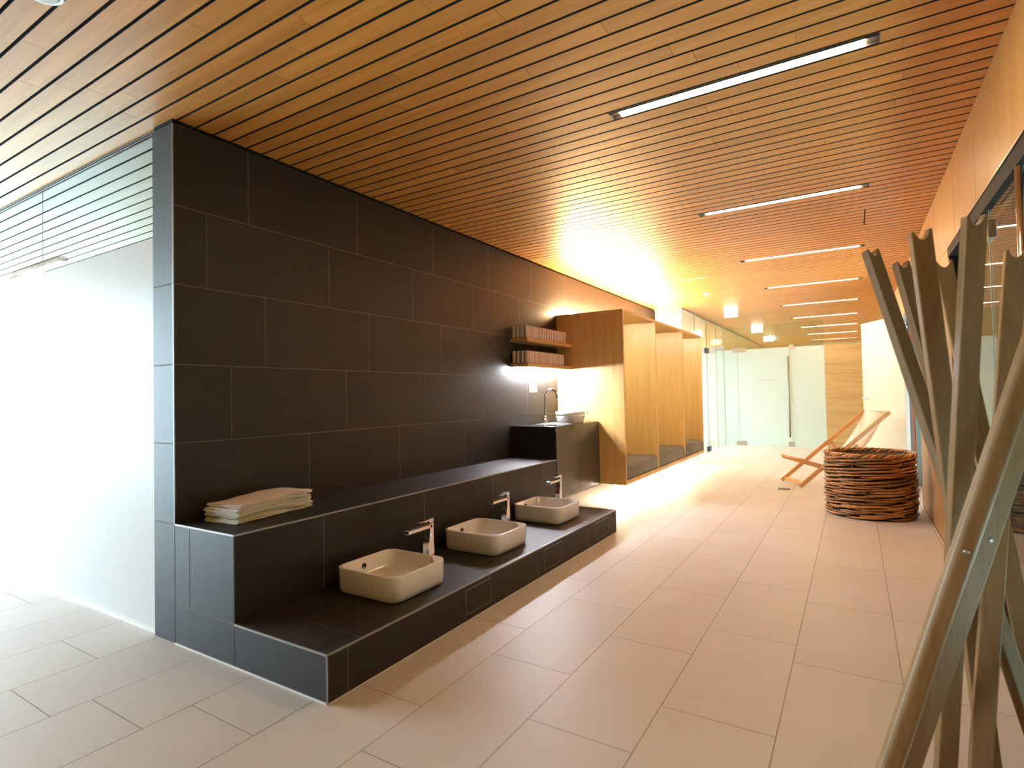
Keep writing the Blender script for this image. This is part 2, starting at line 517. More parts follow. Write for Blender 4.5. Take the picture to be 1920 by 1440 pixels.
for j2, a, b in (([Y0, 1.90, 2.71, 3.52, 4.33, PEND], XL, -2.17), ([Y0, 1.686, 2.50, 3.31, 4.12, PEND], -2.17, XP - 0.002)):
    for p, q in zip(j2[:-1], j2[1:]):
        m.quad((a + 0.0026, p + 0.0026, ZP + 0.0015), (b - 0.0026, p + 0.0026, ZP + 0.0015), (b - 0.0026, q - 0.0026, ZP + 0.0015), (a + 0.0026, q - 0.0026, ZP + 0.0015), rnd.random(), 0)
m.quad((XL + 0.0026, Y0 - 0.0015, 0.0016), (XP - 0.0026, Y0 - 0.0015, 0.0016), (XP - 0.0026, Y0 - 0.0015, ZP - 0.0036), (XL + 0.0026, Y0 - 0.0015, ZP - 0.0036), rnd.random(), 0)
m.quad((XL + 0.0026, PEND + 0.0015, ZP - 0.004), (XP - 0.0026, PEND + 0.0015, ZP - 0.004), (XP - 0.0026, PEND + 0.0015, 0.002), (XL + 0.0026, PEND + 0.0015, 0.002), rnd.random(), 0)
W(m.build('step', [M['dtile'], M['dgrout']], bench))
m = MB()
m.box(XP - 0.004, XP + 0.002, Y0 - 0.002, PEND, ZP - 0.006, ZP + 0.002)
m.box(XL, XP, Y0 - 0.003, Y0 + 0.003, ZP - 0.006, ZP + 0.002)
m.box(XP - 0.003, XP + 0.002, Y0 - 0.003, Y0 + 0.002, 0.0, ZP)
W(m.build('edge_trim', M['edge'], bench))
m = MB(); m.box(XW + .004, XP, Y0 - .007, Y0 - .0018, 0.0002, .006); m.box(XP + .0022, XP + .006, Y0, PEND, 0.0002, .004)
W(m.build('sealant', M['plastic'], bench))
for a, b in ((2.418, 2.656), (3.298, 3.561), (4.174, 4.446)):
    m = MB()
    m.box(XP + 0.0014, XP + 0.0022, a, b, 0.034, 0.166, 0.5, 1)
    m.box(XP + 0.002, XP + 0.0032, a + 0.003, b - 0.003, 0.037, 0.163, rnd.random(), 0)
    W(m.build('access_hatch', [M['dtile'], M['edge']], bench))

# ------------------------------------------------------------------ basins and mixer taps
def make_basin():
    t = thing('wash_basin', '', 'basin')
    sx, sy, h, r = 0.435, 0.415, 0.130, 0.062
    m = MB()
    outer = [rrect(0, 0, sx - 0.030, sy - 0.030, r - 0.01, 0.0),
             rrect(0, 0, sx - 0.012, sy - 0.012, r, 0.006),
             rrect(0, 0, sx - 0.004, sy - 0.004, r, 0.030),
             rrect(0, 0, sx, sy, r, h - 0.006),
             rrect(0, 0, sx - 0.0008, sy - 0.0008, r, h - 0.0025),
             rrect(0, 0, sx - 0.004, sy - 0.004, r - 0.002, h - 0.0004),
             rrect(0, 0, sx - 0.008, sy - 0.008, r - 0.004, h)]
    # inner bowl: back corners rounded, the two front (+x) corners cut diagonally
    def inner(w, cut, z):
        ax, ay = sx / 2 - w, sy / 2 - w
        rr = 0.045
        pts = []
        for q in range(4):
            for i in range(7):
                f = i / 6
                if q == 0:   # +x +y : diagonal cut
                    a, b = Vector((ax, ay - cut)), Vector((ax - cut, ay))
                    p = a.lerp(b, f)
                elif q == 3:  # +x -y
                    a, b = Vector((ax - cut, -ay)), Vector((ax, -ay + cut))
                    p = a.lerp(b, f)
                else:
                    sxn, syn = (-1, 1) if q == 1 else (-1, -1)
                    ang = PI / 2 * q + PI / 2 * f
                    p = Vector((sxn * (ax - rr) + rr * math.cos(ang), syn * (ay - rr) + rr * math.sin(ang)))
                pts.append((p.x, p.y, z))
        return pts
    rings = outer + [inner(0.0150, 0.085, h), inner(0.0165, 0.0855, h - 0.0006), inner(0.0180, 0.086, h - 0.003), inner(0.032, 0.088, 0.060), inner(0.050, 0.085, 0.036), inner(0.12, 0.05, 0.030)]
    m.loft(rings, True, True, 0.5, True)
    b = m.build('bowl', M['ceramic'], t)
    # overflow ring on the inner back wall
    m = MB()
    m.tube([(-sx / 2 + 0.028, 0.012 * math.cos(a) - 0.02, 0.088 + 0.012 * math.sin(a)) for a in [2 * PI * i / 20 for i in range(20)]], 0.0035, 8, closed=True)
    m.cyl((-sx / 2 + 0.024, -0.02, 0.088), 0.010, 0.003, 16, 'x')
    m.build('overflow_ring', M['darkhole'], t)
    m = MB(); m.cyl((0, 0, 0.0302), 0.030, 0.004, 24); m.build('drain', M['chrome'], t)
    return t

def make_tap():
    t = thing('mixer_tap', '', 'tap')
    m = MB()     # body: foot block, waisted neck, upper block
    def sec(z, w, d, cx=0, cy=0): return [(cx - w, cy - d, z), (cx + w, cy - d, z), (cx + w, cy + d, z), (cx - w, cy + d, z)]
    m.loft([sec(0, .024, .024), sec(.004, .024, .024), sec(.155, .0225, .024), sec(.185, .022, .0225, 0, .001), sec(.215, .019, .016, .002, .006), sec(.235, .018, .0145, .003, .008), sec(.288, .018, .0145, .003, .008)], smooth=False)
    m.build('body', M['chrome'], t, bevel=0.002)
    box(-.015, .021, -.185, .01, .262, .282).build('spout', M['chrome'], t, bevel=0.002)
    m = MB(); m.cyl((.003, -.170, .256), .010, .007, 16); m.build('aerator', M['darkhole'], t)
    m = MB()
    m.loft([[(-.016, .021, .291), (.021, .021, .291), (.021, .021, .318), (-.016, .021, .318)],
            [(-.016, -.010, .291), (.021, -.010, .291), (.021, -.010, .314), (-.016, -.010, .314)],
            [(-.013, -.014, .304), (.018, -.014, .304), (.018, -.014, .313), (-.013, -.014, .313)],
            [(-.010, -.088, .303), (.015, -.088, .303), (.015, -.088, .308), (-.010, -.088, .308)]], smooth=False)
    m.build('lever', M['chrome'], t, bevel=0.0015)
    return t

bspots = [(-2.135, 2.215, 'nearest the towel pile', 'first'), (-2.145, 3.125, 'between the other two basins', 'middle'), (-2.18, 4.06, 'at the far end of the step below the counter', 'last')]
basin = make_basin(); tap = make_tap()
for i, (x, y, wh, q) in enumerate(bspots):
    b = basin if i == 0 else dup(basin, (x, y, ZP + 0.002))
    b.location = (x, y, ZP + 0.002)
    tag(b, ('square white ceramic basin ' + wh) if i != 1 else 'middle square white ceramic basin on the dark step', None, 'foot basins on the tiled step')
for i, (x, y) in enumerate(((-2.10, 2.475), (-2.158, 3.395), (-2.207, 4.33))):
    t = tap if i == 0 else dup(tap, (x, y, ZP + 0.002))
    t.location = (x, y, ZP + 0.002)
    tag(t, ['angular chrome mixer tap behind the nearest white basin', 'angular chrome mixer tap behind the middle white basin', 'angular chrome mixer tap behind the farthest basin, beside the counter'][i], None, 'mixer taps at the basins')

# ------------------------------------------------------------------ pile of folded cloths on the ledge
rnd = random.Random(21)
TL = [('top one, its upper side showing', M['towel_w']), ('second from top', M['towel_w']), ('third from top', M['towel_g']), ('second from bottom', M['towel_w']), ('bottom one, lying on the tiles', M['towel_g'])]
zt = ZL + 0.003
ang = math.radians(6)
TH = [0.018, 0.016, 0.018, 0.016, 0.017]
for i in range(4, -1, -1):
    wh, mt = TL[i]
    dy, dx = rnd.uniform(-.008, .008), rnd.uniform(-.006, .006)
    t = thing('folded_cloth', 'folded off-white cloth in the pile on the dark ledge, ' + wh, 'towel', (-2.745 + dx, 1.865 + dy, zt), ang + rnd.uniform(-.03, .03), 'folded cloths piled on the ledge')
    h = TH[i]
    for lay in range(3):          # three folded plies, each a soft wavy slab with a rounded fold towards +x
        m = MB()
        L, Wd, hh = 0.50, 0.24, h / 3 - 0.0014
        ny, nx = 26, 10
        rings = []
        ph = rnd.uniform(0, 6)
        e0, e1 = rnd.uniform(0, .022), rnd.uniform(0, .016)
        for a in range(ny + 1):
            y = -L / 2 + e0 + (L - e0 - e1) * a / ny
            prof = []
            wob = 0.005 * math.sin(y * 21 + ph) + 0.003 * math.sin(y * 47 + 2 * ph)
            lift = 0.0010 * (1 + math.sin(y * 17 + ph)) + (0.018 * max(0, (y / L)) ** 2 + 0.006 * (1 + math.sin(y * 13.0 + 0.6))) * (4 - i) / 4
            x0, x1 = -Wd / 2 + wob + rnd.uniform(-.0015, .0015), Wd / 2 + wob * 0.8
            z0 = lay * (h / 3)
            for q in range(nx + 1):
                f = q / nx
                prof.append((x0 + (x1 - x0 - hh) * f, y, z0 + lift + 0.0011 * math.sin(f * 11 + y * 30 + ph)))
            for q in range(1, 6):
                an = -PI / 2 + PI * q / 6
                prof.append((x1 - hh + hh * 1.0 * math.cos(an), y, z0 + lift + hh / 2 + hh / 2 * math.sin(an)))
            for q in range(nx, -1, -1):
                f = q / nx
                prof.append((x0 + (x1 - x0 - hh) * f, y, z0 + lift + hh + 0.0011 * math.sin(f * 11 + y * 30 + ph)))
            rings.append(prof)
        m.loft(rings, True, True, rnd.random(), True)
        m.build('fold', mt, t)
    zt += h + 0.0004

# ------------------------------------------------------------------ wall shelves with rolled towels
def shelf(z0, z1, label, led):
    t = thing('wall_shelf', label, 'shelf', (XW + 0.002, 4.726, z0), 0, 'floating shelves above the counter')
    box(0, 0.197, 0, YC - 4.726 - 0.002, 0, z1 - z0, 0.4).build('board', M['shelf'], t, bevel=0.0015)
    if led:
        box(0.030, 0.060, 0.03, YC - 4.726 - 0.03, -0.012, -0.0005).build('light_strip', M['led_shelf'], t)
    return t
shelf(1.736, 1.775, 'upper oak floating shelf packed with rolled towels', False)
shelf(1.488, 1.524, 'lower oak floating shelf with a light strip beneath', True)
def roll_proto():
    t = thing('rolled_towel', '', 'towel')
    m = MB(); rings = []
    n, r, h = 18, 0.0222, 0.120
    for z, k in ((0, .80), (.004, .95), (.02, 1.0), (h - .02, 1.0), (h - .006, .96), (h, .82)):
        rings.append([(r * k * (1 + .05 * math.cos(3 * a)) * math.cos(a), r * k * (1 + .05 * math.cos(3 * a)) * math.sin(a), z) for a in [2 * PI * j / n for j in range(n)]])
    m.loft(rings)
    body = m.build('roll', M['towel_p'], t)
    m = MB()
    m.box(r * .965, r * 1.075, -0.004, 0.0025, .004, h - .004)
    m.build('loose_edge', M['towel_w'], t)
    return t
rp = roll_proto(); first = True
for z, lab, grp, ny in ((1.777, 'upper', 'rolled towels on the upper shelf', 17), (1.526, 'lower', 'rolled towels on the lower shelf', 16)):
    spots = [(XW + 0.171, 4.758 + 0.0525 * i, True) for i in range(ny)] + [(XW + 0.029 + 0.0473 * i, 4.758, False) for i in range(3)]
    for x, y, front in spots:
        lb = ('rosy rolled towel standing in the front row on the %s shelf' if front else 'rosy rolled towel standing at the near end of the %s shelf') % lab
        r_ = rp if first else dup(rp, (x, y, z))
        first = False
        r_.location = (x, y, z); r_.rotation_euler = (0, 0, rnd.uniform(-1.2, 0.6))
        tag(r_, lb, None, grp + (', front row' if front else ', near end'))

# ------------------------------------------------------------------ counter with sink tap, basket, wall card
ct = thing('washing_counter', 'dark glossy counter unit between the tiled ledge and the oak alcoves', 'counter', (XW, 4.70, 0.22))
cy0, cy1 = 0.0, YC - 4.70 - 0.002
box(0.010, 0.070, 0.02, cy1 - 0.02, -0.2195, 0.0).build('plinth', M['counter'], ct)
box(0.004, 0.500, cy0 + 0.003, cy1, 0.0, 0.655).build('carcass', M['counter'], ct, bevel=0.002)
box(0.003, 0.503, cy0, cy1, 0.655, 0.683).build('worktop', M['counter'], ct, bevel=0.002)
m = MB()
m.box(0.5005, 0.507, cy0 + 0.004, 0.52, 0.004, 0.632); m.box(0.5005, 0.507, 0.524, cy1 - 0.003, 0.004, 0.632)
m.build('front_panel', M['counter_front'], ct, bevel=0.001)
box(0.10, 0.42, 0.33, 0.74, 0.683, 0.6845).build('drip_plate', M['steel'], ct)
gt = thing('gooseneck_tap', 'tall chrome gooseneck tap on the dark counter beside the white basket', 'tap', (-2.74, 5.115, 0.905))
m = MB(); m.cyl((0, 0, 0), .021, .055, 20); m.cyl((0, 0, .055), .016, .03, 20); m.build('base', M['chrome'], gt)
path = [(0, 0, .06 + .018 * i) for i in range(13)]
for i in range(1, 15):
    a = PI - (PI * 1.08) * i / 14
    path.append((.070 + .070 * math.cos(a), 0, .285 + .070 * math.sin(a)))
path.append((.143, 0, .255))
m = MB(); m.tube(path, .0115, 14); m.build('spout', M['chrome'], gt)
m = MB(); m.tube([(0.012, -.006, .03), (.035, -.03, .035), (.05, -.045, .06)], .005, 8); m.build('lever', M['chrome'], gt)

bk = thing('wicker_basket', 'oval white wicker basket with liner on the dark counter', 'basket', (-2.60, 5.42, 0.9055), 0)
def oval(ax, ay, z, n=64): return [(ax * math.cos(2 * PI * j / n), ay * math.sin(2 * PI * j / n), z) for j in range(n)]
m = MB()
for r_ in range(9):
    z = .004 + .0085 * r_
    ax, ay = .118 + .0022 * r_, .175 + .0022 * r_
    n = 96
    m.tube([((ax + .003 * math.sin(24 * 2 * PI * j / n + PI * (r_ % 2))) * math.cos(2 * PI * j / n), (ay + .003 * math.sin(24 * 2 * PI * j / n + PI * (r_ % 2))) * math.sin(2 * PI * j / n), z) for j in range(n)], .005, 6, closed=True, var=rnd.random())
m.build('weave', M['basketw'], bk)
m = MB(); m.loft([oval(.128, .186, .078), oval(.142, .200, .080), oval(.144, .202, .118), oval(.138, .196, .120), oval(.136, .194, .082)], False, False); m.build('liner', M['canvas'], bk)
m = MB(); m.loft([oval(.10, .16, .002), oval(.112, .17, .004)], True, True); m.build('bottom', M['basketw'], bk)
box(.1445, .147, .085, .125, .088, .112).build('tag', M['paper'], bk)

cd = tag(box(XW + 0.001, XW + 0.004, 5.10, 5.26, 1.238, 1.372).build('notice_card', [M['paper']]), 'small white notice card on the black tiled wall above the tap', 'card')

# ------------------------------------------------------------------ oak seating alcoves
al = thing('seating_alcoves', 'oak unit of three open seating alcoves floating above the floor', 'alcove unit', (XW, YC, 0.22))
D = XC - XW - 0.003
yd = [0.0, 1.165, 2.46, 3.63]
H = 1.90
T = 0.028
box(0.003, D, 0, T, 0, H, 0.7).build('side_panel', M['veneer'], al, bevel=0.001)
box(0.003, D, yd[3] - T, yd[3], 0, H, 0.35).build('side_panel', M['veneer'], al, bevel=0.001)
for i in (1, 2):
    box(0.03, D, yd[i] - T / 2, yd[i] + T / 2, 0.0, H - T, 0.3 + .3 * i).build('divider', M['veneer'], al, bevel=0.001)
box(0.003, D, T, yd[3] - T, H - T, H, 0.6).build('top_panel', M['veneer'], al, bevel=0.001)
box(0.003, D, T, yd[3] - T, 0, 0.045, 0.6).build('bottom_panel', M['veneer'], al, bevel=0.001)
box(0.003, 0.025, T, yd[3] - T, 0.045, H - T, 0.4).build('back_panel', M['veneer'], al)
cuts_c = [(T, yd[1] - T / 2), (yd[1] + T / 2, yd[2] - T / 2), (yd[2] + T / 2, yd[3] - T)]
for i, (a, b) in enumerate(cuts_c):
    box(0.06, D - 0.10, a + 0.004, a + 0.022, H - T - 0.012, H - T - 0.001).build('light_strip', M['led_alcove'], al)
    m = MB()
    n = 8; prof = []
    x0, x1, z0, z1, r = 0.03, D - 0.006, 0.0, 0.165, 0.05
    pts = [(x0, z0)]
    for q in range(n + 1): pts.append((x1 - .02 + .02 * math.sin(PI / 2 * q / n), z0 + .02 - .02 * math.cos(PI / 2 * q / n)))
    for q in range(n + 1): pts.append((x1 - r + r * math.cos(PI / 2 * q / n), z1 - r + r * math.sin(PI / 2 * q / n)))
    pts.append((x0, z1))
    rings = []
    for y, s in ((a + .004, .97), (a + .012, 1), (b - .012, 1), (b - .004, .97)):
        rings.append([(px * 1.0 if s == 1 else x0 + (px - x0) * .985, y, z0 + (pz) * s) for px, pz in pts])
    m.loft(rings)
    c = m.build('seat_cushion', M['cushion'], None, loc=(XW, YC, 0.22 + 0.0465))
    tag(c, ['dark grey padded seat cushion in the alcove nearest the counter', 'dark grey padded seat cushion in the middle alcove', 'dark grey padded seat cushion in the farthest alcove'][i], 'cushion', 'seat cushions in the alcoves')
ls = thing('light_strip', 'warm light strip lying on top of the oak alcove unit', 'light', (0, 0, 0))
ls.location = (XW, YC, 0.22 + H)
box(0.10, 0.14, 0.06, 3.55, 0.001, 0.016).build('profile', M['steel'], ls)
box(0.105, 0.135, 0.07, 3.54, 0.016, 0.038).build('diffuser', M['led_warm'], ls)
ls2 = thing('floor_light_strip', 'light strip under the oak alcoves that floods the floor', 'light', (XW, YC, 0.18))
box(0.60, 0.64, 0.06, 3.55, 0.022, 0.038).build('profile', M['steel'], ls2)
box(0.604, 0.636, 0.07, 3.54, 0.019, 0.022).build('diffuser', M['led_floor'], ls2)

# ------------------------------------------------------------------ ceiling light fixtures
lf = thing('ceiling_light', '', 'ceiling light', (-0.459, LAMPS[0], ZC))
hw, hy = 0.589, PITCH / 2 - 0.006
m = MB()
m.box(-hw, hw, -hy - 0.0, -hy + .004, 0.0, .07); m.box(-hw, hw, hy - .004, hy, 0.0, .07)
m.box(-hw, -hw + .004, -hy + .004, hy - .004, 0, .07); m.box(hw - .004, hw, -hy + .004, hy - .004, 0, .07)
m.box(-hw, hw, -hy, hy, .07, .074)
m.build('housing', M['dsteel'], lf)
box(-hw + .05, hw - .05, -hy + .027, hy - .005, .006, .012).build('diffuser', M['lamp'], lf)
box(-hw + .004, hw - .004, -hy + .004, -hy + .026, .002, .020).build('lip', M['black'], lf)
for sg in (-1, 1):
    box(min(sg * (hw - .005), sg * (hw - .049)), max(sg * (hw - .005), sg * (hw - .049)), -hy + .020, hy - .006, .012, .05).build('end_cap', M['steel'], lf)
LW = ['nearest', 'second', 'third', 'fourth', 'fifth', 'sixth', 'seventh', 'eighth', 'ninth and farthest']
for i, y in enumerate(LAMPS):
    row = round((y - PITCH / 2 - YS) / PITCH)
    yy = YS + (row + .5) * PITCH
    o = lf if i == 0 else dup(lf, (-0.459, yy, ZC))
    o.location = (-0.459, yy, ZC)
    tag(o, ('long linear ceiling light recessed between the boards, %s along the corridor' % LW[i]), None, 'linear lights in the corridor ceiling')
o = dup(lf, (-7.20, YS + 16.5 * PITCH, ZC - 0.034))
tag(o, 'linear ceiling light seen through the clear glass above the frosted panes', None, 'light behind the frosted glass')

# ------------------------------------------------------------------ left frosted glass partition
w1 = bpy.data.objects.new('window_1', None); COL.objects.link(w1); w1['kind'] = 'structure'; w1.location = (0, 1.53, 0)
FT = 2.083
for a, b in ((XLEFT, -6.05), (-6.045, -4.615), (-4.61, XWB - 0.002)):
    box(a, b, -0.002, 0.002, 0.018, FT).build('frosted_pane', M['frost'], w1)
    box(a, b, -0.002, 0.002, FT, 2.64).build('clear_pane', M['clear_top'], w1)
m = MB(); m.box(XLEFT, XWB - 0.002, -0.02, 0.02, 0, 0.018)
m.build('floor_track', M['plastic'], w1)
m = MB(); m.box(XLEFT, XWB - 0.002, 0.012, 0.016, 2.641, ZC - 0.001); m.box(XLEFT, XWB - 0.002, -0.016, -0.012, 2.641, ZC - .001)
m.build('ceiling_track', M['dsteel'], w1)
m = MB()
m.box(-6.049, -6.046, -.002, .002, .018, 2.64); m.box(-4.614, -4.611, -.002, .002, .018, 2.64)
m.build('joint', M['gedge'], w1)

box(XLEFT - 1.5, XWB - .001, 1.56, WALL_END - .11, 0.0005, 0.010).build('floor_yard_light_cut', M['yard'], kind='structure')  # unseen dark slab added to cut light bounced onto the yard ceiling
box(XLEFT - 1.5, XWB - .001, 4.60, 4.75, 0.0105, 2.35).build('wall_yard_light_block', M['light_block'], kind='structure')  # unseen wall added to block daylight from the yard ceiling
# daylight side: window wall on the left, back wall behind the viewer
w2 = bpy.data.objects.new('window_2', None); COL.objects.link(w2); w2['kind'] = 'structure'; w2.location = (XLEFT, 0, 0)
m = MB()
for y in (-2.96, -1.86, -0.75, 0.35, 1.46):
    m.box(-.05, .05, y - .03, y + .03, 0, ZC)
m.box(-.05, .05, -2.96, 1.46, 0, .06); m.box(-.05, .05, -2.96, 1.46, ZC - .06, ZC)
m.build('frame', M['greymetal'], w2)
box(-.004, .004, -2.93, 1.43, .06, ZC - .06).build('pane', M['clear_left'], w2)
box(XLEFT - .1, XLEFT + .02, YB, -2.99, 0, 2.8).build('wall_front', M['darkwall'], kind='structure')
box(XLEFT, 1.4, YB - 0.1, YB, 0, 2.8).build('wall_back', M['darkwall'], kind='structure')

# ------------------------------------------------------------------ right wall: plywood, glazed door, small window, doorway
WT = 0.14
m = MB()
def ply(y0, y1, z0, z1, v):
    m.box(XR, XR + WT, y0, y1, z0, z1, v)
ply(YB, 1.50, 0, 2.10, .3)
for a, b, v in ((YB, -1.2, .2), (-1.2, 1.25, .7), (1.25, 3.70, .45), (3.704, 4.40, .62), (4.404, 6.9, .5), (6.904, 8.45, .4)):
    ply(a, b, 2.135, ZC, v)
ply(4.20, 4.70, 0, 1.29, .55)
ply(4.70, 6.96, 0, 2.131, .5)
ply(8.46, 11.0, 0, ZC, .6)
ply(11.004, 14.5, 0, ZC, .35)
ply(14.504, YE, 0, ZC, .55)
m.build('wall_right', M['ply'], kind='structure')
m = MB()
m.box(XR - .001, XR + .012, 4.72, 6.95, .004, .012)
m.build('baseboard_right', M['black'], kind='structure')
# steam-room side behind the glass
m = MB()
m.box(2.2, 2.25, YB, 9.2, 0, 2.7); m.box(XR + WT, 2.2, 5.0, 5.05, 0, 2.7); m.box(XR + WT, 2.2, 0.2, .25, 0, 2.7); m.box(XR + WT, 2.2, .25, 5.0, 2.6, 2.7)
m.box(XR + WT + .2, 2.2, 6.5, 6.55, 0, 2.7); m.box(XR + WT + .2, 2.2, 8.9, 8.95, 0, 2.7); m.box(XR + WT, 2.2, 6.5, 8.95, 2.6, 2.7)
m.build('wall_rear', M['darkwall'], kind='structure')
# glazed door_2 (1.5 .. 3.47)
d2 = bpy.data.objects.new('door_2', None); COL.objects.link(d2); d2['kind'] = 'structure'; d2.location = (XR, 0, 0)
m = MB()
m.box(-.004, .06, 1.50, 4.199, 2.055, 2.134); m.box(.0, .06, 4.165, 4.199, 0, 2.055); m.box(.0, .06, 1.501, 1.55, 0, 2.055)
m.build('frame', M['black'], d2)
box(.012, .020, 1.56, 3.462, .012, 2.05).build('pane', M['darkglass'], d2)
box(.012, .020, 3.474, 4.165, .012, 2.05).build('pane', M['darkglass'], d2)
box(.010, .022, 3.464, 3.472, .012, 2.05).build('glass_edge', M['gedge'], d2)
m = MB(); m.tube([(-.012, 2.755, .35), (-.012, 2.755, 2.02)], .016, 16)
m.cyl((-.012, 2.755, .55), .008, .03, 12, 'x'); m.cyl((-.012, 2.755, 1.85), .008, .03, 12, 'x')
m.build('handle', M['chrome'], d2)
for z in (.30, 1.90):
    box(-.006, .035, 3.40, 3.515, z, z + .085).build('hinge', M['chrome'], d2, bevel=.004)
box(-.012, .0, 1.5, 4.19, 2.128, 2.136).build('rail', M['steel'], d2)
def text_obj(s, size, mat, parent, loc, rot, ext=.0008, name='lettering', align='CENTER'):
    c = bpy.data.curves.new(name, 'FONT'); c.body = s; c.size = size; c.extrude = ext; c.align_x = align
    o = bpy.data.objects.new(name, c); COL.objects.link(o)
    c.materials.append(mat)
    o.parent = parent; o.location = loc; o.rotation_euler = rot
    return o
for i, s in enumerate(('damp', 'fba', 'd')):
    text_obj(s, .055, M['text'], d2, (.0110, 3.31, 1.375 - .048 * i), (PI / 2, 0, -PI / 2), .0003)
# window_3: dark glass pane above the plywood parapet
w3 = bpy.data.objects.new('window_3', None); COL.objects.link(w3); w3['kind'] = 'structure'; w3.location = (XR, 0, 0)
m = MB()
m.box(.0, .10, 4.66, 4.699, 1.291, 2.131); m.box(.0, .10, 4.201, 4.24, 1.291, 2.131); m.box(0, .10, 4.24, 4.66, 1.291, 1.32); m.box(-.004, .10, 4.201, 4.70, 2.07, 2.134)
m.build('frame', M['black'], w3)
box(.055, .063, 4.24, 4.66, 1.32, 2.07).build('pane', M['darkglass'], w3)

# doorway and open pale door leaf
dr = bpy.data.objects.new('door_1', None); COL.objects.link(dr); dr['kind'] = 'structure'; dr.location = (0, 0, 0)
m = MB()
yj = 8.455
m.box(XR - .006, XR + .010, yj - .03, yj, 0, 2.13)
m.build('gasket', M['black'], dr)
box(XR + .010, XR + .034, yj - .022, yj, 0, 2.13).build('jamb', M['greymetal'], dr)
box(XR + .034, XR + .068, yj - .018, yj, 0, 2.13).build('strip', M['copper'], dr)
box(XR + .068, XR + .16, yj - .03, yj, 0, 2.13).build('jamb', M['tealmetal'], dr)
box(XR - .002, XR + .15, 6.962, 6.985, 0, 2.13).build('jamb', M['greymetal'], dr)
box(XR, XR + .15, 6.985, yj - .03, 2.105, 2.131).build('head', M['greymetal'], dr)
hx, hyy = XR - .004, 8.405
fx, fy = .122, 9.30
ang = math.atan2(fy - hyy, fx - hx); Ld = math.hypot(fx - hx, fy - hyy)
RM = Matrix.Translation((hx, hyy, 0)) @ Matrix.Rotation(ang, 4, 'Z')
m = MB(); m.box(0.005, Ld, -.022, .022, .008, 2.118, .5, mat=RM); m.build('leaf', M['whitedoor'], dr, bevel=.002)
m = MB()
for s in (-1, 1):
    P = lambda x, y, z: RM @ Vector((x, y, z))
    m.tube([P(Ld - .06, s * .022, 1.075), P(Ld - .06, s * .060, 1.075), P(Ld - .075, s * .066, 1.075), P(Ld - .19, s * .066, 1.075)], .010, 12)
    m.box(Ld - .075, Ld - .045, s * .022, s * .026, 1.055, 1.095, mat=RM)
    m.box(Ld - .066, Ld - .054, s * .022, s * .025, .955, .995, mat=RM)
m.build('handle', M['chrome'], dr)
for z in (.3, 1.95):
    m = MB(); m.cyl((hx + .012, hyy + .012, z), .012, .10, 14); m.build('hinge', M['chrome'], dr)

# ------------------------------------------------------------------ far end: end wall, corridor glass wall, frosted doors
box(-5.7, 1.4, YE, YE + .1, 0, 2.78, .5).build('wall_end', M['endwood'], kind='structure')
box(-1.42, XR, 19.35, 19.40, 2.52, ZC, .35).build('trim_1', M['endwood'], kind='structure')
box(-5.7, -5.6, WALL_END, YE, 0, 2.78).build('wall_far', M['plaster'], kind='structure')
box(-5.6, XWB, WALL_END - .1, WALL_END, 0, 2.78).build('wall_side', M['plaster'], kind='structure')
XG = -2.49
w4 = bpy.data.objects.new('window_4', None); COL.objects.link(w4); w4['kind'] = 'structure'; w4.location = (XG, 0, 0)
js = [9.60, 10.55, 11.50, 12.40, 13.195, 14.9, 16.7, 18.4, YE - .01]
for a, b in zip(js[:-1], js[1:]):
    box(-.006, .006, a + .004, b - .004, .004, 2.645).build('pane', M['clear'], w4)
m = MB()
for y in js[:-1]: m.box(-.0065, .0065, y - .004, y + .004, .004, 2.645)
m.build('joint', M['gedge'], w4)
m = MB(); m.box(-.016, .016, 9.6, YE - .01, 2.625, ZC - .001); m.build('ceiling_track', M['steel'], w4)
for z in (.03, 1.98):
    m = MB(); m.box(-.02, .02, 11.38, 11.62, z, z + .10); m.build('clamp', M['dsteel'], w4)
cv = thing('cove_light', 'bright cove light along the room behind the glass wall', 'light', (-4.6, 14.0, 2.30))
box(-.05, .05, -4.2, 6.1, 0, .04).build('profile', M['plastic'], cv)
box(-.056, .056, -4.18, 6.08, -.034, -.001).build('diffuser', M['cove'], cv)
YD = 13.20
box(-5.6, XG - .03, 13.42, 13.50, 0, 2.25).build('wall_room', M['plaster'], kind='structure')
box(-.505, XR - .001, YD - .02, YD + .02, 0, 2.13).build('wall_inner', M['endwood'], kind='structure')
d3 = bpy.data.objects.new('door_3', None); COL.objects.link(d3); d3['kind'] = 'structure'; d3.location = (0, YD, 0)
for a, b in ((XG + .012, -2.205), (-2.195, -1.165), (-1.155, -.512)):
    box(a, b, -.005, .005, .012, 2.13).build('frosted_leaf', M['frostdoor'], d3)
box(XG + .012, -.512, -.005, .005, 2.14, 2.645).build('transom_pane', M['clear'], d3)
m = MB(); m.tube([(-1.185, -.035, .21), (-1.185, -.035, 1.93)], .017, 12)
m.cyl((-1.185, -.035, .4), .008, .03, 10, 'y'); m.cyl((-1.185, -.035, 1.7), .008, .03, 10, 'y'); m.build('handle', M['bronze'], d3)
for x0, x1, z in ((-2.26, -2.05, .014), (-1.22, -1.11, .014), (-2.30, -2.02, 2.07), (-1.17, -1.06, 2.08)):
    box(x0, x1, -.016, .016, z, z + (.10 if z < 1 else .10)).build('patch_fitting', M['steel'], d3, bevel=.003)
text_obj('ruheraum', .115, M['text_pale'], d3, (-1.62, -.0062, 1.415), (PI / 2, 0, 0), .0005)

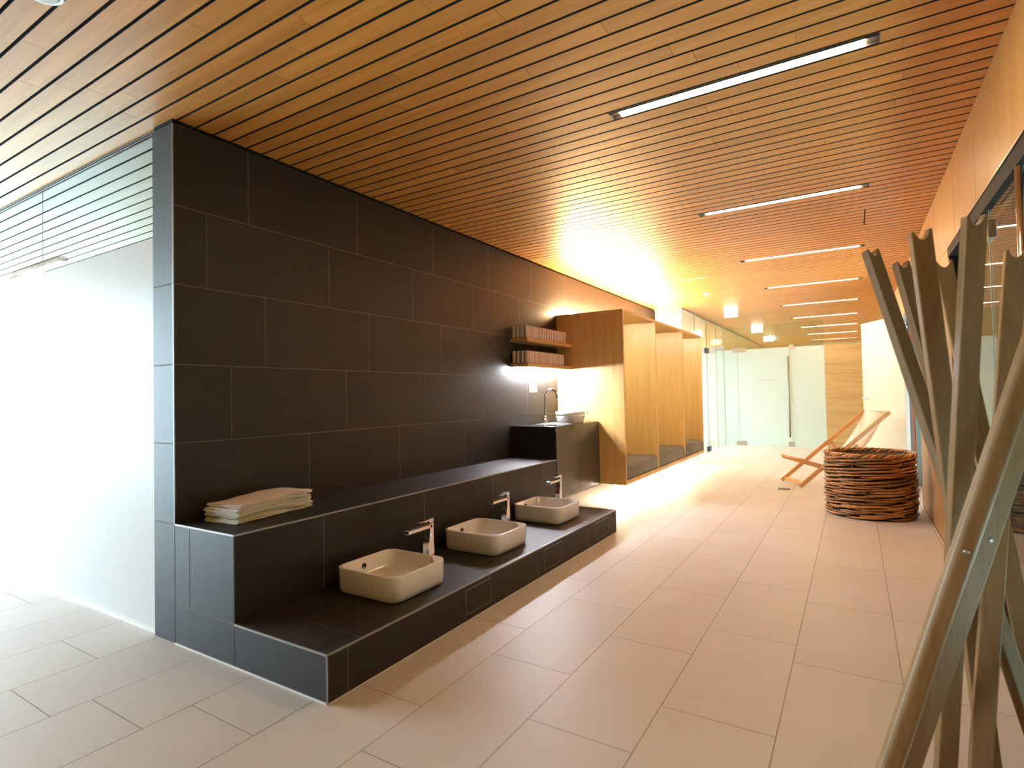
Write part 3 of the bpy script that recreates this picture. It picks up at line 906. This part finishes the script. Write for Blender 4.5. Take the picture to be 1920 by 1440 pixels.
# ------------------------------------------------------------------ small ceiling things
for i, (x, y, lb) in enumerate(((-1.83, 10.45, 'glowing square emergency light on the ceiling, nearer of the two'), (-1.83, 13.55, 'glowing square emergency light on the ceiling above the frosted doors'))):
    t = thing('emergency_light', lb, 'light', (x, y, ZC), 0, 'emergency lights on the ceiling')
    box(-.11, .11, -.03, .03, -.125, -.004).build('diffuser', M['exitlight'], t, bevel=.006)
    box(-.06, .06, -.02, .02, -.004, -.0005).build('mount', M['plastic'], t)
t = thing('exit_sign', 'small green glowing exit sign hanging beyond the frosted doors', 'sign', (-1.80, 15.6, ZC))
box(-.16, .08, -.02, .02, -.18, -.04).build('panel', M['exitgreen'], t, bevel=.005)
box(.081, .20, -.02, .02, -.16, -.06).build('case', M['steel'], t)
box(-.02, .02, -.015, .015, -.04, -.0005).build('mount', M['plastic'], t)
t = thing('smoke_detector', 'round white smoke detector on the wooden ceiling near the alcoves', 'smoke detector', (-1.79, 8.40, ZC))
m = MB(); m.cyl((0, 0, -.018), .055, .0175, 28); m.build('base', M['plastic'], t)
m = MB(); m.cyl((0, 0, -.042), .036, .024, 28, r2=.046); m.build('sensor', M['plastic'], t)
t = thing('spotlight', 'small round glass-fronted fitting at the top left of the wooden ceiling', 'spotlight', (-2.385, .79, ZC))
m = MB(); m.cyl((0, 0, -.010), .060, .0095, 32); m.build('ring', M['chrome'], t)
m = MB(); m.cyl((0, 0, -.017), .042, .0065, 28, r2=.05); m.build('lens', M['plastic'], t)
o = tag(box(-1.86, -1.56, 7.22, 7.25, ZC - .006, ZC + .0005).build('cable_channel', M['plastic']), 'thin pale channel strip on the ceiling above the alcoves', 'strip')

for x, y, lb in ((-2.05, 7.86, 'steel floor door stop at the middle alcove'), (-2.10, 8.72, 'steel floor door stop by the farthest alcove')):
    t = thing('door_stop', lb, 'door stop', (x, y, 0.0005), 0, 'door stops on the floor')
    m = MB(); m.cyl((0, 0, 0), .035, .006, 20); m.build('base', M['steel'], t)
    m = MB(); m.cyl((0, 0, .006), .016, .05, 20); m.build('post', M['chrome'], t)
tag(box(-.83, -.70, 7.50, 7.60, .0005, .006).build('floor_drain', M['dsteel']), 'thin metal floor plate beside the deckchair', 'floor plate')

# ------------------------------------------------------------------ wicker basket on the floor
BX, BY, BR, BH = 0.10, 6.40, 0.372, 0.600
bt = thing('log_basket', 'large round brown wicker basket standing beside the deckchair', 'basket', (BX, BY, 0.001))
m = MB(); rnd = random.Random(4)
ROWS_B = 21; NST = 16
for r_ in range(ROWS_B):
    zr = .022 + (BH - .065) * r_ / (ROWS_B - 1)
    pitch = (BH - .065) / (ROWS_B - 1)
    rr0 = BR - .012 + .004 * math.sin(r_ * 1.7) + (.007 if 2 < r_ < ROWS_B - 3 else 0)
    parts = 7
    a0 = rnd.uniform(0, 6.28)
    for q in range(parts):
        span = 2 * PI / parts * rnd.uniform(1.12, 1.35)
        s0 = a0 + 2 * PI * q / parts + rnd.uniform(-.08, .08)
        n = 26
        base = .0116 * rnd.uniform(.85, 1.10)
        slope = pitch * rnd.uniform(.55, 1.15)
        zo = rnd.uniform(-.003, .003)
        pts = []; rad = []
        for j in range(n + 1):
            f = j / n
            a = s0 + span * f
            bulge = .019 * math.sin(PI * f) - .009
            rr = rr0 + bulge + .004 * math.sin(NST * a / 2 + PI * (r_ % 2))
            pts.append((rr * math.cos(a), rr * math.sin(a), max(.013, min(BH - .02, zr + zo + slope * (f - .5) + .0015 * math.sin(NST * a / 2)))))
            rad.append(base * (1 - .45 * abs(2 * f - 1) ** 2))
        m.tube(pts, rad, 7, rnd.random())
m.build('weave', M['wick'], bt)
m = MB()
for j in range(NST):
    a = 2 * PI * j / NST
    m.tube([((BR - .016) * math.cos(a), (BR - .016) * math.sin(a), .01), ((BR - .012) * math.cos(a), (BR - .012) * math.sin(a), BH - .03)], .010, 6, rnd.random())
for j in range(1):
    n = 64
    m.loft([[((BR - .030) * math.cos(2 * PI * q / n), (BR - .030) * math.sin(2 * PI * q / n), z) for q in range(n)] for z in (.012, BH - .035)] + [[((BR - .034) * math.cos(2 * PI * q / n), (BR - .034) * math.sin(2 * PI * q / n), z) for q in range(n)] for z in (BH - .035, .012)], False, False)  # dark core added behind the weave, so its gaps look shaded
m.build('stakes_and_shade_core', M['wick_dark'], bt)
m = MB()
for s in range(3):
    n = 120; a0 = s * 2.1
    m.tube([((BR - .012 + .012 * math.cos(14 * 2 * PI * j / n + a0)) * math.cos(2 * PI * j / n), (BR - .012 + .012 * math.cos(14 * 2 * PI * j / n + a0)) * math.sin(2 * PI * j / n), BH - .018 + .013 * math.sin(14 * 2 * PI * j / n + a0)) for j in range(n)], .012, 7, rnd.random(), closed=True)
m.build('rim', M['wick'], bt)
m = MB(); m.cyl((0, 0, .004), BR - .03, .012, 40)
m.build('bottom', M['wick_dark'], bt)

# ------------------------------------------------------------------ deckchair
ux, uy = .874, .486            # towards the back rest
vx, vy = -.486, .874           # across the chair
base = Vector((-.727, 7.935, 0))
dc = thing('deckchair', 'wooden folding deckchair with white canvas sling against the pale open door', 'chair', base, math.atan2(uy, ux))
# local: x back, y across, z up
WD = .258
def bar(mb, a, b, w, t, var=.5):
    a, b = Vector(a), Vector(b); d = (b - a).normalized()
    s = Vector((0, 1, 0)); n = d.cross(s).normalized()
    r = []
    for p in (a, b):
        r.append([p + s * (w / 2 * i) + n * (t / 2 * j_) for i, j_ in ((-1, -1), (1, -1), (1, 1), (-1, 1))])
    mb.loft(r, smooth=False, var=var)
for s in (-1, 1):
    m = MB(); bar(m, (0.0, s * WD, .022), (1.10, s * WD, .915), .026, .048, .3 + .2 * s); m.build('back_rail', M['chairwood'], dc, bevel=.004)
    m = MB(); bar(m, (-.015 + .02, s * (WD - .032), .345), (1.02, s * (WD - .032), .022), .026, .048, .6 + .2 * s); m.build('seat_rail', M['chairwood'], dc, bevel=.004)
    m = MB(); bar(m, (.66, s * (WD + .030), .525), (.93, s * (WD + .030), .10), .022, .036, .5); m.build('prop', M['chairwood'], dc, bevel=.003)
m = MB()
m.tube([(1.085, -WD - .02, .903), (1.085, WD + .02, .903)], .014, 12)
m.build('top_bar', M['chairwood'], dc)
m = MB()
m.tube([(.012, -WD, .35), (.012, WD, .35)], .014, 12)
m.build('front_bar', M['chairwood'], dc)
m = MB()
m.box(.035, .060, -WD + .012, WD - .012, .028, .066)
m.build('foot_bar', M['chairwood'], dc, bevel=.003)
m = MB(); m.tube([(.56, -WD + .03, .20), (.56, WD - .03, .20)], .012, 10)
m.build('sling_bar', M['chairwood'], dc)
m = MB()
m.tube([(.90, -WD - .02, .135), (.90, WD + .02, .135)], .011, 10); m.build('support_bar', M['chairwood'], dc)
m = MB(); rings = []
A, B = Vector((1.078, 0, .922)), Vector((.56, 0, .215))
n = 28
for i in range(n + 1):
    f = i / n
    p = A.lerp(B, f)
    sag = math.sin(PI * f ** .82) * .045
    z = p.z - sag
    rings.append([(p.x + .02 * math.sin(PI * f), -WD + .036, z), (p.x + .02 * math.sin(PI * f), WD - .036, z), (p.x + .02 * math.sin(PI * f), WD - .036, z + .003), (p.x + .02 * math.sin(PI * f), -WD + .036, z + .003)])
m.loft(rings, smooth=True)
m.build('canvas_sling', M['canvas'], dc)

# ------------------------------------------------------------------ coat stand of crossed notched rods (near right)
F = 1045.06
def basis():
    yw, pt, rl = .5506, -.0216, -.0193
    cy, sy, cp, sp, cr, sr = math.cos(yw), math.sin(yw), math.cos(pt), math.sin(pt), math.cos(rl), math.sin(rl)
    B = Matrix(((1, 0, 0), (0, 0, -1), (0, 1, 0)))
    Ry = Matrix(((cy, 0, sy), (0, 1, 0), (-sy, 0, cy)))
    Rp = Matrix(((1, 0, 0), (0, cp, -sp), (0, sp, cp)))
    Rr = Matrix(((cr, -sr, 0), (sr, cr, 0), (0, 0, 1)))
    return Rr @ Rp @ Ry @ B
R = basis()
CAM = Vector((0, 0, 1.2))
def at(u, v, d):
    return R.transposed() @ Vector(((u - 960) / F * d, (v - 720) / F * d, d)) + CAM
SC = Vector((.286, 2.064, 0))
st = thing('coat_stand', 'freestanding coat stand of crossed wooden rods with notched tops, by the glass door', 'coat stand', SC)
RODS = [  # top pixel, top depth, lower pixel, lower depth, face turn (deg), width, thickness, round
    ((1631, 470), 1.95, (1790, 935), 1.74, 48, .050, .030, 0),
    ((1688, 492), 2.02, (1800, 880), 1.86, 40, .050, .030, 0),
    ((1724, 433), 1.62, (1812, 1100), 1.69, 22, .054, .030, 0),
    ((1768, 492), 2.08, (1880, 1010), 1.80, 12, .054, .030, 0),
    ((1827, 405), 1.50, (1780, 1300), 1.62, 28, .052, .030, 0),
    ((1904, 470), 1.72, (1842, 1380), 1.60, 12, .052, .030, 0),
    ((1998, 470), 1.30, (1666, 1440), 1.44, 20, .050, .040, 1),
    ((2008, 540), 1.44, (1702, 1440), 1.50, 42, .050, .030, 0),
]
for q, (tp, td, lp, ld, turn, w, t, rnd_) in enumerate(RODS):
    A, B = at(tp[0], tp[1], td), at(lp[0], lp[1], ld)
    d = (A - B).normalized()
    s = (0.004 - A.z) / d.z
    Bf = A + d * s
    L = (A - Bf).length
    mid = A.lerp(Bf, .5)
    view = (mid - CAM).normalized()
    nrm = (-view - d * (-view).dot(d)).normalized()
    nrm = Matrix.Rotation(math.radians(turn if d.z > 0 else -turn), 3, d) @ nrm
    side = d.cross(nrm).normalized()
    m = MB()
    # outline in (side, length) with a scooped notch at both ends; foot stays a small flat pair of points
    def end(l, sg):
        pts = []
        pts.append((-w / 2, l - sg * .000)); pts.append((-w / 2 + w * .14, l + sg * .002))
        for i in range(1, 8):
            f = i / 8
            pts.append((-w * .36 + w * .72 * f, l - sg * (.026 * math.sin(PI * f) ** .8)))
        pts.append((w / 2 - w * .14, l + sg * .002)); pts.append((w / 2, l))
        return pts
    top = end(L, 1)
    pts = [(-w / 2, 0), (w / 2, 0)] + list(reversed(top))
    if rnd_:
        pts = [(-w / 2, 0), (w / 2, 0), (w / 2, L), (-w / 2, L)]
    f0 = [Bf + side * a + d * b + nrm * (t / 2) for a, b in pts]
    f1 = [Bf + side * a + d * b - nrm * (t / 2) for a, b in pts]
    n = m.add(f0); k_ = m.add(f1); N = len(pts)
    m.face([n + i for i in range(N)], .2 + .08 * q); m.face([k_ + i for i in reversed(range(N))], .2 + .08 * q)
    for i in range(N):
        j_ = (i + 1) % N
        m.face((n + i, k_ + i, k_ + j_, n + j_), .2 + .08 * q)
    o = m.build('rod', M['rod'], st, bevel=.016 if rnd_ else .0035, seg=4 if rnd_ else 2)
    o.location = -SC
    # bolt head at the crossing height
    cz = .80
    P0 = Bf + d * ((cz - Bf.z) / d.z)
    m = MB(); rings = []
    for rr, e in ((.0065, -.004), (.0065, .001), (.004, .003)):
        rings.append([P0 + nrm * (t / 2 + e) + side * (rr * math.cos(2 * PI * j / 14)) + d * (rr * math.sin(2 * PI * j / 14)) for j in range(14)])
    m.loft(rings)
    bo = m.build('bolt', M['steel'], o)

# ------------------------------------------------------------------ world, daylight portals
w = bpy.data.worlds.new('daylight'); S.world = w
w.use_nodes = True
nt = w.node_tree
bg = nt.nodes['Background']
tc = node(nt, 'ShaderNodeTexCoord')
sx = node(nt, 'ShaderNodeSeparateXYZ')
nt.links.new(tc.outputs['Generated'], sx.inputs['Vector'])
cr = node(nt, 'ShaderNodeValToRGB')
cr.color_ramp.elements[0].position = 0.42; cr.color_ramp.elements[0].color = (.42, .57, .64, 1)
cr.color_ramp.elements[1].position = 0.56; cr.color_ramp.elements[1].color = (.78, .94, 1.12, 1)
mr = node(nt, 'ShaderNodeMapRange')
mr.inputs['From Min'].default_value = -1; mr.inputs['From Max'].default_value = 1
nt.links.new(sx.outputs['Z'], mr.inputs['Value'])
nt.links.new(mr.outputs['Result'], cr.inputs['Fac'])
nt.links.new(cr.outputs['Color'], bg.inputs['Color'])
bg.inputs['Strength'].default_value = 12.0

def portal(name, loc, rot, sx_, sy_):
    l = bpy.data.lights.new(name, 'AREA'); l.shape = 'RECTANGLE'; l.size = sx_; l.size_y = sy_
    l.cycles.is_portal = True
    o = bpy.data.objects.new(name, l); COL.objects.link(o); o.location = loc; o.rotation_euler = rot
    return o
portal('window_daylight', (XLEFT - .06, -.75, 1.33), (0, -PI / 2, 0), 2.6, 4.45)
portal('yard_daylight', (-5.65, 2.58, 1.33), (-PI / 2, 0, 0), 5.1, 2.66)
portal('yard_end_daylight', (XLEFT - .06, 2.03, 1.33), (0, -PI / 2, 0), 2.6, 1.0)

# ------------------------------------------------------------------ camera
cam = bpy.data.cameras.new('camera')
cam.sensor_width = 36.0; cam.sensor_fit = 'HORIZONTAL'
cam.lens = F / 1920 * 36.0
cam.dof.use_dof = True; cam.dof.focus_distance = 4.2; cam.dof.aperture_fstop = 2.8
cam.clip_start = .02; cam.clip_end = 200
co = bpy.data.objects.new('camera', cam); COL.objects.link(co)
rt = Matrix((R[0], -R[1], -R[2])).transposed()
co.matrix_world = Matrix.Translation(CAM) @ rt.to_4x4()
S.camera = co

S.view_settings.view_transform = 'Standard'
S.view_settings.look = 'None'
S.view_settings.gamma = 1.0
S.view_settings.use_curve_mapping = False
S.view_settings.exposure = 1.3
S.cycles.max_bounces = 10
S.cycles.diffuse_bounces = 5
S.cycles.glossy_bounces = 4
S.cycles.transparent_max_bounces = 16
S.cycles.transmission_bounces = 6
S.cycles.caustics_reflective = False
S.cycles.caustics_refractive = False
S.cycles.sample_clamp_indirect = 6.0
